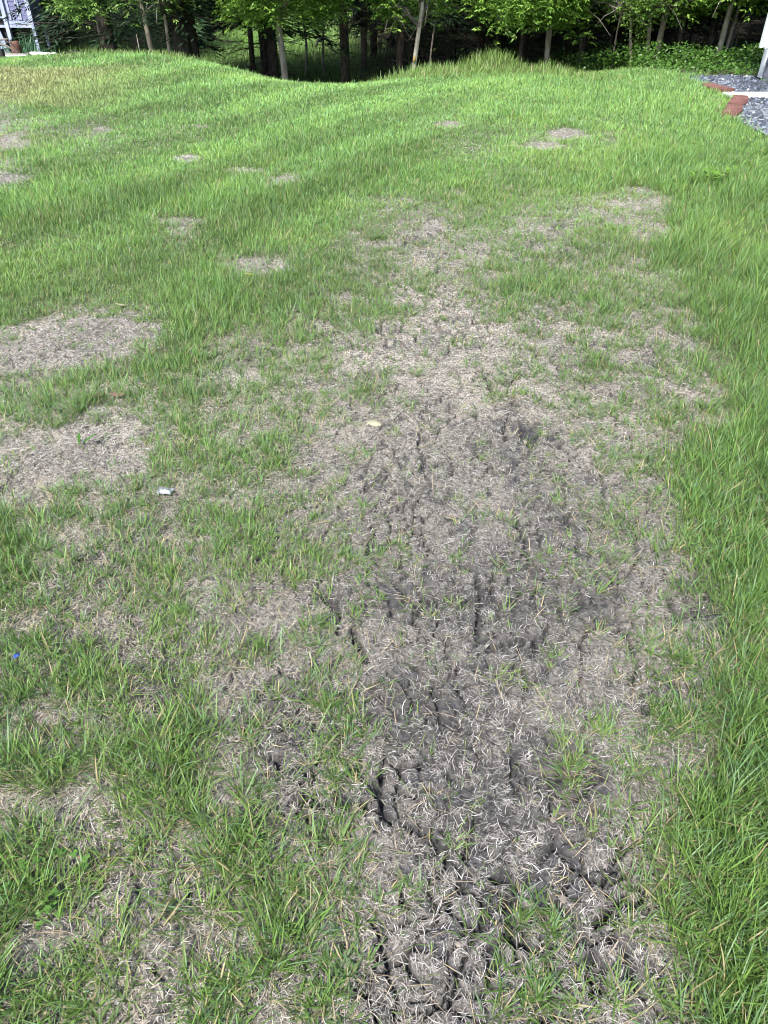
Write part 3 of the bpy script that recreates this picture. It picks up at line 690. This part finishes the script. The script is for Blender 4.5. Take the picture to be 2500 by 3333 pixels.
# tyre on the path
x_,y_=gp(1052,172); y_+=.3; z_=float(H(x_,y_)); o=empty('tyre',(x_,y_,z_),R(15),'black tyre half hidden upright in the grass of the shaded path','tyre')
def torus(R1,r,n=36,m=10,sx=1):
    b=MB();
    for i in range(n):
        a=i/n*6.283
        for j in range(m):
            q=j/m*6.283; b.v.append(((R1+r*math.cos(q))*math.cos(a),r*sx*math.sin(q),(R1+r*math.cos(q))*math.sin(a)))
    for i in range(n):
        for j in range(m): b.f.append([i*m+j,((i+1)%n)*m+j,((i+1)%n)*m+(j+1)%m,i*m+(j+1)%m])
    return b
b=torus(.24,.035,sx=2.2); b.v=[(a,c,d+.12) for a,c,d in b.v]; b.build('tyre_ring',M['black'],o,True)
# thin stakes
def stake(u,v,h,r,label,Y=None,m='deadtwig',kind='stake'):
    x,y=gp(u,v) if Y is None else atY(u,Y,v); z=float(H(x,y)); b=MB().tube([(0,0,-.1),(r*.3,0,h*.5),(-r*.4,.0,h)],[r,r*.9,r*.8],8)
    b.tube([(0,0,h*.97),(-r*.4,.0,h+.012)],[r*1.25,r*1.1],8)
    o=b.build(kind,M[m],None,True); o.location=(x,y,z); tag(o,label,'stake'); return o
stake(1390,245,.48,.009,'thin tan garden stake in the tall grass right of the lichen marked ash',m='pebble')
stake(455,172,.34,.006,'crooked white stake on the far side of the mound',Y=14.6,m='palebark')
# ------------------------------------------------------------------ right: house corner, downspout, gravel bed
WX=5.24; WY=11.85
ho=empty('house',(WX,WY,0),0,'grey house corner with lap siding and white corner trim beside the gravel bed','house')
def house():
    b=MB(); n=22; ex=.145
    for i in range(n):       # each course is a wedge, thicker at its bottom edge
        z0=.06+i*ex; q=len(b.v); y0=-14;y1=-.09
        for (yy) in (y0,y1):
            b.v+=[(0+.012,yy,z0+ex),(.0,yy,z0+ex),(-.018,yy,z0),(.012,yy,z0)]
        b.f+=[[q,q+4,q+5,q+1],[q+1,q+5,q+6,q+2],[q+2,q+6,q+7,q+3],[q,q+1,q+2,q+3],[q+7,q+6,q+5,q+4]]
    b.build('siding',M['siding'],ho)
    MB().box(-.03,.0,-.087,.03,.03,3.3).box(0,.10,0,.03,.03,3.3).build('corner_trim',M['white'],ho,bevel=.003)
    MB().box(.015,7,-14,-.003,-.1,3.3).build('wall',M['siding'],ho)
    MB().box(.013,6.98,-13.98,-.006,-.3,.062).build('foundation',M['concrete'],ho)
    b=MB(); q=[(-.5,-14.5,3.2),(-.5,.5,3.2),(7.5,.5,3.2),(7.5,-14.5,3.2),(3.5,-14.5,5.4),(3.5,.5,5.4)]
    b.v+=q; b.f+=[[0,4,5,1],[3,2,5,4],[0,1,2,3],[1,5,2],[0,3,4]]; b.build('roof',M['shade'],ho)
    MB().box(-.62,-.5,-14.5,.5,3.12,3.24).build('gutter',M['white'],ho)
    # downspout down the wall, an elbow kicking out and a flipped-up extension
    d=empty('downspout',(0,0,0)); d.parent=ho
    def prof(path,w,t,name):
        bb=MB(); 
        for i,(x,z,nx,nz) in enumerate(path):
            q=len(bb.v); bb.v+=[(x-nx*w/2,Y0-t/2,z-nz*w/2),(x+nx*w/2,Y0-t/2,z+nz*w/2),(x+nx*w/2,Y0+t/2,z+nz*w/2),(x-nx*w/2,Y0+t/2,z-nz*w/2)]
            if i: 
                for k in range(4): bb.f.append([q-4+k,q-4+(k+1)%4,q+(k+1)%4,q+k])
        bb.f.append([0,1,2,3][::-1]); q=len(bb.v)-4; bb.f.append([q,q+1,q+2,q+3]); o=bb.build(name,M['white'],ho,bevel=.006); return o
    Y0=-.35
    global DS
    w=.072
    p=[(-.075,3.1,1,0),(-.075,.62,1,0)]
    for k in range(1,8):
        a=k/7*R(62); cx=-.075-.13; p.append((cx+.13*math.cos(a),.62-.13*math.sin(a)*1.25,math.cos(a),-math.sin(a)))
    x,z,nx,nz=p[-1]; p.append((x-.075,z-.045,nx,nz))
    prof(p,w,.055,'spout_pipe')
    x,z,nx,nz=p[-1]
    prof([(x-.012,z-.012,1,.15),(x-.012,z+.10,1,0),(x-.012,z+1.6,1,0)],w*1.08,.062,'flip_up_extension')
    bpy.data.objects.remove(d)
house()
def gravel():
    base=bmesh.new(); bmesh.ops.create_icosphere(base,subdivisions=1,radius=1); bv=np.array([v.co[:] for v in base.verts]); bf=np.array([[v.index for v in f.verts] for f in base.faces]); base.free()
    n=26000; x=RNG.uniform(3.4,6.2,n); y=RNG.uniform(5,13,n); kp=inpoly(x,y,GP)&~((np.abs(y-10.36)<.20)&(x>4.2))&(RNG.random(n)<np.where(y>8,1,.4)); x,y=x[kp],y[kp]; n=len(x)
    s=RNG.lognormal(math.log(.017),.33,n).clip(.008,.038); z=H(x,y)+s*.2+RNG.uniform(0,.015,n)
    A=RNG.normal(0,1,(n,4)); A/=np.linalg.norm(A,axis=1,keepdims=True); w,a,b,c=A.T
    Rm=np.stack([1-2*(b*b+c*c),2*(a*b-c*w),2*(a*c+b*w),2*(a*b+c*w),1-2*(a*a+c*c),2*(b*c-a*w),2*(a*c-b*w),2*(b*c+a*w),1-2*(a*a+b*b)],1).reshape(n,3,3)
    V=bv[None]*(1+RNG.uniform(-.28,.28,(n,len(bv),1)))*(s[:,None,None]*RNG.uniform(.55,1.25,(n,1,3))); V=np.einsum('nij,nkj->nki',Rm,V)+np.stack([x,y,z],1)[:,None]
    Fc=(bf[None]+(np.arange(n)*len(bv))[:,None,None]).reshape(-1,3)
    c=np.array([.065,.078,.105])*RNG.lognormal(0,.45,(n,1)); lt=RNG.random(n)<.04; c[lt]=np.array([.34,.35,.36]); c=np.clip(c,.015,.4)
    o=npmesh('gravel',V.reshape(-1,3),Fc,3,M['gstone'],col=np.repeat(c,len(bv),0),smooth=False)
    tag(o,'blue grey crushed stone filling the bed along the house','gravel',kind='stuff')
M['gstone']=leafmat('crushed_stone',0,.8,.3); gravel()
b=MB(); P=[(a,c,float(H(a,c))+.02) for a,c in GP]; b.v=P; b.f=[list(range(len(P)))]; gb=b.build('gravel_bed',M['stone']); gb['kind']='structure'
# white strip across the bed
o=MB().box(-.02,1.0,-.19,.19,-.05,.045).build('edging_strip',M['concrete'],None,bevel=.012); o.location=(4.26,10.36,0); o.rotation_euler=(0,0,R(.5))
tag(o,'flat white concrete strip lying across the gravel between the red edging','edging strip')
def edging(p0,p1,w,label,curve=0,hh=.055):
    o=empty('red_edging_stone',(*p0,0),0,label,'edging stone'); bm=bmesh.new(); d=Vector((p1[0]-p0[0],p1[1]-p0[1],0)); L=d.length; d.normalize(); s=Vector((-d.y,d.x,0)); n=14; rows=[]
    for i in range(n+1):
        t=i/n; c=d*L*t+s*curve*math.sin(t*3.14)+Vector((0,0,float(H(*p0))))
        sc=.5*w*(1-.10*abs(math.sin(t*math.pi*1.0-math.pi/2))**6); rows.append([bm.verts.new(c+s*k*sc+Vector((0,0,z))) for k,z in ((-1,-.04),(-1,hh*.8),(-.82,hh),(0,hh*1.03),(.82,hh),(1,hh*.8),(1,-.04))])
    for i in range(n):
        for j in range(6): bm.faces.new([rows[i][j],rows[i][j+1],rows[i+1][j+1],rows[i+1][j]])
    bm.faces.new(rows[0]); bm.faces.new(rows[-1][::-1]); bmesh.ops.recalc_face_normals(bm,faces=bm.faces)
    me=bpy.data.meshes.new('stone_block'); bm.to_mesh(me); bm.free(); me.materials.append(M['brick']); link(bpy.data.objects.new('stone_block',me),o)
    return o
edging((3.76,9.05),(4.02,9.56),.19,'red scalloped edging stone nearest the camera at the corner of the gravel',-.02)
edging((4.04,9.60),(4.31,10.14),.19,'red scalloped edging stone touching the front of the white strip',-.02)
edging((4.34,10.58),(4.20,11.02),.17,'weathered red edging stone behind the white strip, half sunk in grass',.02,.06)
# ------------------------------------------------------------------ left: raised coop with the clutter in front
CT=17.0
def coop():
    a,b_,c=ray(128,143); X,Y=a*CT,b_*CT; z=float(H(X,Y)); zb=1.6+c*CT
    s=CT/F    # metres per photo pixel here
    o=empty('raised_coop',(X,Y,zb),R(-4),'weathered lavender and white wooden coop raised on legs at the left edge','coop')
    W=.58; D=.55; lo=.31; hi=1.7
    for (x,y,w) in ((-.035,0,.07),(-W-.06,-.0,.085),(-.035,D,.06),(-W*.62,D,.06),(-W-.6,0,.08)):
        MB().box(x-w/2,x+w/2,y-w/2,y+w/2,-.16,hi if y==0 else lo+.02).build('leg',M['coopwhite'],o,bevel=.004)
    p=MB(); n=13
    for i in range(n): 
        z0=lo+.14+i*.088; p.box(-W,-.07,.008+.0*i,.03,z0,z0+.083)
    pn=p.build('panel',M['cooppanel'],o,bevel=.003)
    MB().box(-W-.02,-.071,-.008,.028,lo,lo+.055).box(-W-.02,-.071,-.002,.03,lo+.06,lo+.136).build('bottom_rail',M['coopwhite'],o,bevel=.003)
    MB().box(-.34,-.30,-.018,.006,lo+.15,hi).box(-.293,-.255,-.018,.006,lo+.15,hi).box(-.60+.05,-.53+.03,-.012,.006,lo+.14,hi).box(-.11,-.072,-.012,.006,lo+.14,hi).build('door_trim',M['coopwhite'],o,bevel=.003)
    for (x,zz) in ((-.32,lo+.43),(-.30,lo+.36)):
        MB().tube([(x,-.018,zz),(x,-.045,zz),(x,-.05,zz)],[.018,.022,.012],10).build('knob',M['black'],o,True)
    for x in (-.42,-.19): MB().tube([(x,-.008,lo+.05),(x,-.014,lo+.05)],[.012,.012],8).build('screw',M['black'],o)
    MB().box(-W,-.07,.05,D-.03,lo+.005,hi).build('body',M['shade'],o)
    MB().box(-.10,-.0,.036,D,lo+.01,hi).build('side_wall',M['cooppanel'],o)
    MB().box(-1.5,-W-.105,.05,.5,-.3,hi).build('run_shade_block',M['black'],o)  # solid black block painted as the shade inside the open run
    MB().box(-1.5,-W-.11,-.02,.03,lo-.0,lo+.05).box(-1.5,-W-.11,-.02,.03,lo+.18,lo+.21).build('cross_rail',M['coopwhite'],o)
    m=Matrix.Rotation(R(-14),4,'Y'); MB().box(-.95,-.72,-.09,-.06,-.15,.62,m).build('leaning_board',M['coopwhite'],o)
    b=MB(); q=[(-1.6,-.2,hi),(.1,-.2,hi),(.1,D+.2,hi),(-1.6,D+.2,hi),(-1.6,D/2,hi+.35),(.1,D/2,hi+.35)]; b.v=q; b.f=[[0,1,5,4],[2,3,4,5],[1,2,5],[3,0,4],[3,2,1,0]]; b.build('roof',M['cooppanel'],o)
coop()
def crest(u,v,Y):   # a point in front of the coop lying at given distance along the ray
    a,b,c=ray(u,v); t=Y/b; return Vector((a*t,b*t,CAMH+c*t))
def poly_tube(name,pts,r,m,label,cat,side=None,n=7,rough=.12):
    P=[crest(*p) for p in pts]; o0=P[0].copy(); rad=r if hasattr(r,'__len__') else [r*(1-.4*i/(len(P)-1)) for i in range(len(P))]
    b=MB().tube([p-o0 for p in P],rad,n,rough)
    if side:
        for (i,e,rr) in side: b.tube([P[i]-o0,(P[i]-o0).lerp(crest(*e)-o0,.5)+Vector((0,0,.01)),crest(*e)-o0],[rr,rr*.8,rr*.5],5)
    o=b.build(name,M[m],None,True); o.location=o0; tag(o,label,cat); return o
YC=13.9
poly_tube('fallen_log',[(-30,172,YC),(20,176,YC),(60,178,YC),(97,176,YC)],.030,'greybark','dark fallen log lying across the white boards at the left edge','log')
poly_tube('long_branch',[(97,180,YC),(150,180,YC),(200,173,YC),(250,168,YC),(272,168,YC)],.011,'darkbark','long thin dark branch trailing over the top of the mound','branch',[(1,(170,170,YC),.006),(2,(225,182,YC),.006),(3,(238,160,YC),.005)])
poly_tube('grey_branch',[(-10,130,YC),(15,128,YC),(28,127,YC)],.015,'deadtwig','short grey branch end pointing right in front of the coop','branch')
poly_tube('forked_branch',[(0,143,YC),(25,150,YC),(45,165,YC),(64,172,YC)],.012,'deadtwig','forked bare branch leaning down toward the rusty stump','branch',[(0,(58,171,YC),.008)])
poly_tube('bent_stick',[(10,128,YC),(40,145,YC),(52,158,YC),(66,175,YC)],.010,'darkbark','bent dark stick crossing the forked branch','branch')
p=crest(57,176,YC+.8); b=MB().tube([(0,0,-.05),(0,0,.05),(.005,0,.12),(0,0,.185)],[.085,.08,.078,.07],14,.08); o=b.build('tree_stump',M['log'],None,True); o.location=p; tag(o,'short rusty brown stump standing below the coop','stump')
for (u0,u1,v0,Yd,lab) in ((-60,92,190,YC-.05,'wide white board lying at the left edge under the fallen log'),(92,132,179,YC+.12,'small white board end showing behind the twigs'),(130,178,181,YC+.1,'narrow white board at the right end of the row on the mound')):
    p0=crest(u0,v0,Yd); p1=crest(u1,v0-3,Yd); o=MB().box(0,(p1-p0).length-.01,-.12,.12,-.02,.025+.02*(u0<0)).build('white_board',M['white'],None,bevel=.004); o.location=p0; o.rotation_euler=(R(4),0,0); tag(o,lab,'board')
p=crest(5,180,YC-.35); o=empty('power_tool',p,0,'orange and black motor tool lying on the boards at the left edge','power tool')
MB().box(-.10,-.012,-.05,.05,-.02,.06).build('orange_body',M['orange'],o,bevel=.012); MB().box(-.012,.045,-.05,.05,-.05,.085).build('engine',M['black'],o,bevel=.012)
MB().tube([(.0,0,.08),(.03,0,.13),(-.05,0,.15),(-.11,0,.10)],.011,8).build('handle',M['black'],o,True); MB().tube([(.03,-.06,-.02),(.08,-.07,-.045),(.13,-.07,-.06)],[.008,.007,.005],6).build('cord',M['black'],o,True)
# sword-leaved plants under the coop
def irises():
    for k,(u,lab) in enumerate(((82,'sword leaved plant beneath the coop between its legs'),(118,'sword leaved plant at the right front leg of the coop'),(152,'smaller sword leaved plant right of the coop'))):
        p=crest(u,168,15.2+.4*k); z=float(H(p.x,p.y)); n=90; P=np.stack([RNG.normal(0,.13,n),RNG.normal(0,.13,n),np.zeros(n)-.02],1)
        c=np.array([.05,.12,.06])*RNG.uniform(.7,1.7,(n,1)); V,Fc,C=blades('',P,RNG.uniform(.22,.5,n)*(1-.12*k),RNG.uniform(.010,.018,n),RNG.random(n)*6.28,RNG.uniform(0,.4,n),RNG.uniform(0,.4,n),c,c*1.2,4,None)
        o=npmesh('iris_plant',V,Fc,3,M['grass'],col=C); o.location=(p.x,p.y,z); tag(o,lab,'plant','sword leaved plants by the coop')
irises()
# ------------------------------------------------------------------ small things on the lawn
def onlawn(u,v,dz=0):
    x,y,z=ground_at(u,v); h,_,_=detail(np.array([x]),np.array([y])); return Vector((x,y,z+float(h[0])+dz))
def crumpled(name,u,v,sx,sy,sz,m,label,cat,seed,rz=0,sub=12,amp=.5,parts=None):
    rr=np.random.default_rng(seed); bm=bmesh.new(); bmesh.ops.create_grid(bm,x_segments=sub,y_segments=sub,size=.5)
    for q in bm.verts:
        x,y=q.co.x,q.co.y; f=float(fbm(np.array([x*3+seed]),np.array([y*3]),seed,3)[0]); e=1-(2*max(abs(x),abs(y)))**4
        q.co=Vector((x*sx*(1+.15*f),y*sy*(1-.15*f),sz*(.35+amp*f)*(.3+.7*e)))
    me=bpy.data.meshes.new(name); bm.to_mesh(me); bm.free()
    for pp in me.polygons: pp.use_smooth=True
    me.materials.append(M[m]); o=link(bpy.data.objects.new(name,me)); o.location=onlawn(u,v,.006); o.rotation_euler=(0,0,rz)
    s=o.modifiers.new('s','SOLIDIFY'); s.thickness=.0012; tag(o,label,cat); return o
crumpled('plastic_wrapper',540,1612,.058,.040,.022,'wrapper','crumpled clear plastic wrapper lying among the tufts left of centre','wrapper',3,R(-6),amp=.8)
crumpled('foil_scrap',56,2140,.017,.017,.010,'blue','tiny crumpled blue foil scrap on the soil near the left edge','foil scrap',5,R(20))
def leafobj(u,v,L,W,m,label,seed,rz,name='fallen_leaf'):
    bm=bmesh.new(); n=8; rows=[]
    for i in range(n+1):
        t=i/n; w=W*.5*math.sin(math.pi*min(max(t,.04),.97))**.8*(1+.08*((-1)**i)); z=.25*L*(t-.5)**2*2
        rows.append([bm.verts.new((t*L-L/2,k*w,z+abs(k)*w*.5)) for k in(-1,-.5,0,.5,1)])
    for i in range(n):
        for j in range(4): bm.faces.new([rows[i][j],rows[i+1][j],rows[i+1][j+1],rows[i][j+1]])
    me=bpy.data.meshes.new(name); bm.to_mesh(me); bm.free()
    for pp in me.polygons: pp.use_smooth=True
    me.materials.append(M[m]); o=link(bpy.data.objects.new(name,me)); o.location=onlawn(u,v,.018); o.rotation_euler=(R(seed%3*8-8),R(10),rz)
    s=o.modifiers.new('s','SOLIDIFY'); s.thickness=.0008; tag(o,label,'leaf'); return o
leafobj(383,1300,.06,.03,'pinkleaf','curled pink brown dead leaf in the grass above the pale bare patch',1,.2)
leafobj(322,1298,.05,.03,'pinkleaf','smaller pinkish dead leaf left of the curled pink brown one',2,1.1)
leafobj(813,908,.06,.035,'yellow','pale yellow leaf lying on the small bare patch left of centre',3,.3)
leafobj(395,1001,.06,.02,'cream','narrow whitish leaf on the upper left bare patch',4,.05)
leafobj(878,946,.05,.03,'pinkleaf','small rusty leaf tucked in grass right of the yellow leaf',5,2)
leafobj(2256,474,.10,.05,'yellow','pale yellow leaf in the tall lawn below the red edging',6,.2)
def stone(u,v,s,m,label,seed,fl=.6,name='pebble'):
    bm=bmesh.new(); bmesh.ops.create_icosphere(bm,subdivisions=3,radius=1)
    for q in bm.verts:
        f=1+.12*float(fbm(np.array([q.co.x*1.3+seed]),np.array([q.co.y*1.3+q.co.z]),seed,2)[0]); q.co=Vector((q.co.x*s[0]*f,q.co.y*s[1]*f,q.co.z*s[2]*f))
    me=bpy.data.meshes.new(name); bm.to_mesh(me); bm.free()
    for pp in me.polygons: pp.use_smooth=True
    me.materials.append(M[m]); o=link(bpy.data.objects.new(name,me)); o.location=onlawn(u,v,s[2]*.6); o.rotation_euler=(0,R(8),R(seed*40)); tag(o,label,'pebble' if name=='pebble' else 'stone')
stone(1220,1385,(.030,.019,.009),'cream','smooth pale yellow oval stone just above the middle of the lawn',9,name='oval_stone')
for i,(u,v,s,lab) in enumerate(((1800,2668,.011,'rounded tan pebble right of the centre crack'),(1832,2928,.013,'pale tan pebble beside a tuft in the lower right soil'),(1515,2765,.009,'little tan pebble at the end of the centre crack'),(1710,1415,.022,'pale grey lump on dark soil in the upper middle'),
  (1600,2792,.007,'tiny oval pale pebble below the horizontal green blades'),(1875,2185,.012,'round buff pebble in the rough soil to the right'),(380,3262,.008,'chipped white stone half buried at the bottom left'),(1490,3085,.009,'greyish white pebble near the bottom of the centre crack'),
  (395,760+1000,.010,'small pale pebble in a gap of the left tufts'))):
    s*=.75; stone(u,v,(s,s*.8,s*.6),'pebble' if i!=6 else 'white',lab,i+20)
poly=[onlawn(1622,3018,.012),onlawn(1645,3050,.01),onlawn(1672,3072,.012)]
b=MB().tube([p-poly[0] for p in poly],[.003,.0035,.002],6,.1).tube([poly[1]-poly[0],poly[1]-poly[0]+Vector((.012,.008,.01))],[.002,.001],5); o=b.build('twig',M['darkbark'],None,True); o.location=poly[0]; tag(o,'dark straight twig lying beside the lower centre crack','twig')
# broad-leaved weeds
def weed(u,v,n,L,W,h,label,cols=(.10,.2,.03),spread=1.0,name='weed_plant',three=False):
    p=onlawn(u,v); o=empty(name,p,0,label,'plant'); PP=[];DD=[];st=MB()
    for i in range(n):
        a=random.random()*6.28; r=spread*math.sqrt(random.random())*.5; q=Vector((r*math.cos(a),r*math.sin(a)*.8,h*random.uniform(.6,1.1)))
        st.tube([Vector((q.x*.7,q.y*.7,0)),Vector((q.x*.85,q.y*.85,q.z*.7)),q],[.0012,.001,.0008],4)
        for k in range(3 if three else 1):
            b=a+k*2.09; PP.append(q); DD.append((math.cos(b),math.sin(b),.12 if three else .35))
    P=np.array([tuple(q) for q in PP]);D=np.array(DD);D/=np.linalg.norm(D,axis=1,keepdims=True);m=len(P)
    # rounded leaflets with eight corners
    s=np.cross(D,np.array([0,0,1.])+RNG.normal(0,.15,(m,3))); s/=np.linalg.norm(s,axis=1,keepdims=True); LL=L*RNG.uniform(.8,1.2,m); WW=W*RNG.uniform(.8,1.2,m)
    prof=[(0,0),(.25,.34),(.6,.5),(.9,.34),(1,.0),(.9,-.34),(.6,-.5),(.25,-.34)]
    V=np.stack([P+D*(LL*t)[:,None]+s*(WW*w)[:,None]+np.array([0,0,1])*(abs(w)*WW*.3)[:,None] for t,w in prof],1).reshape(-1,3); Fc=np.arange(m*8).reshape(m,8)
    npmesh('leaves',V,Fc,8,M['leaf'],o,col=np.repeat(np.array(cols)*RNG.uniform(.75,1.3,(m,1)),8,0)); st.build('stems',M['stem'],o)
M['stem']=mat('green_stem',(.08,.14,.03),(.12,.18,.05))
weed(150,2905,26,.0095,.0095,.03,'patch of bright green clover at the lower left edge',(.085,.19,.035),.22,'clover_plant',True)
weed(60,2830,14,.009,.009,.03,'thinner clover patch above and left of the bright one',(.08,.17,.035),.2,'clover_plant',True)
weed(265,1468,4,.055,.014,.02,'lone seedling with pointed leaves on the pale bare patch',(.07,.19,.03),.03)
weed(2290,612,22,.05,.035,.10,'light green broad leaved weed in the right hand lawn',(.14,.27,.04),.22)
weed(2345,600,12,.05,.035,.10,'smaller broad leaved weed right of the light green one',(.13,.25,.04),.16)
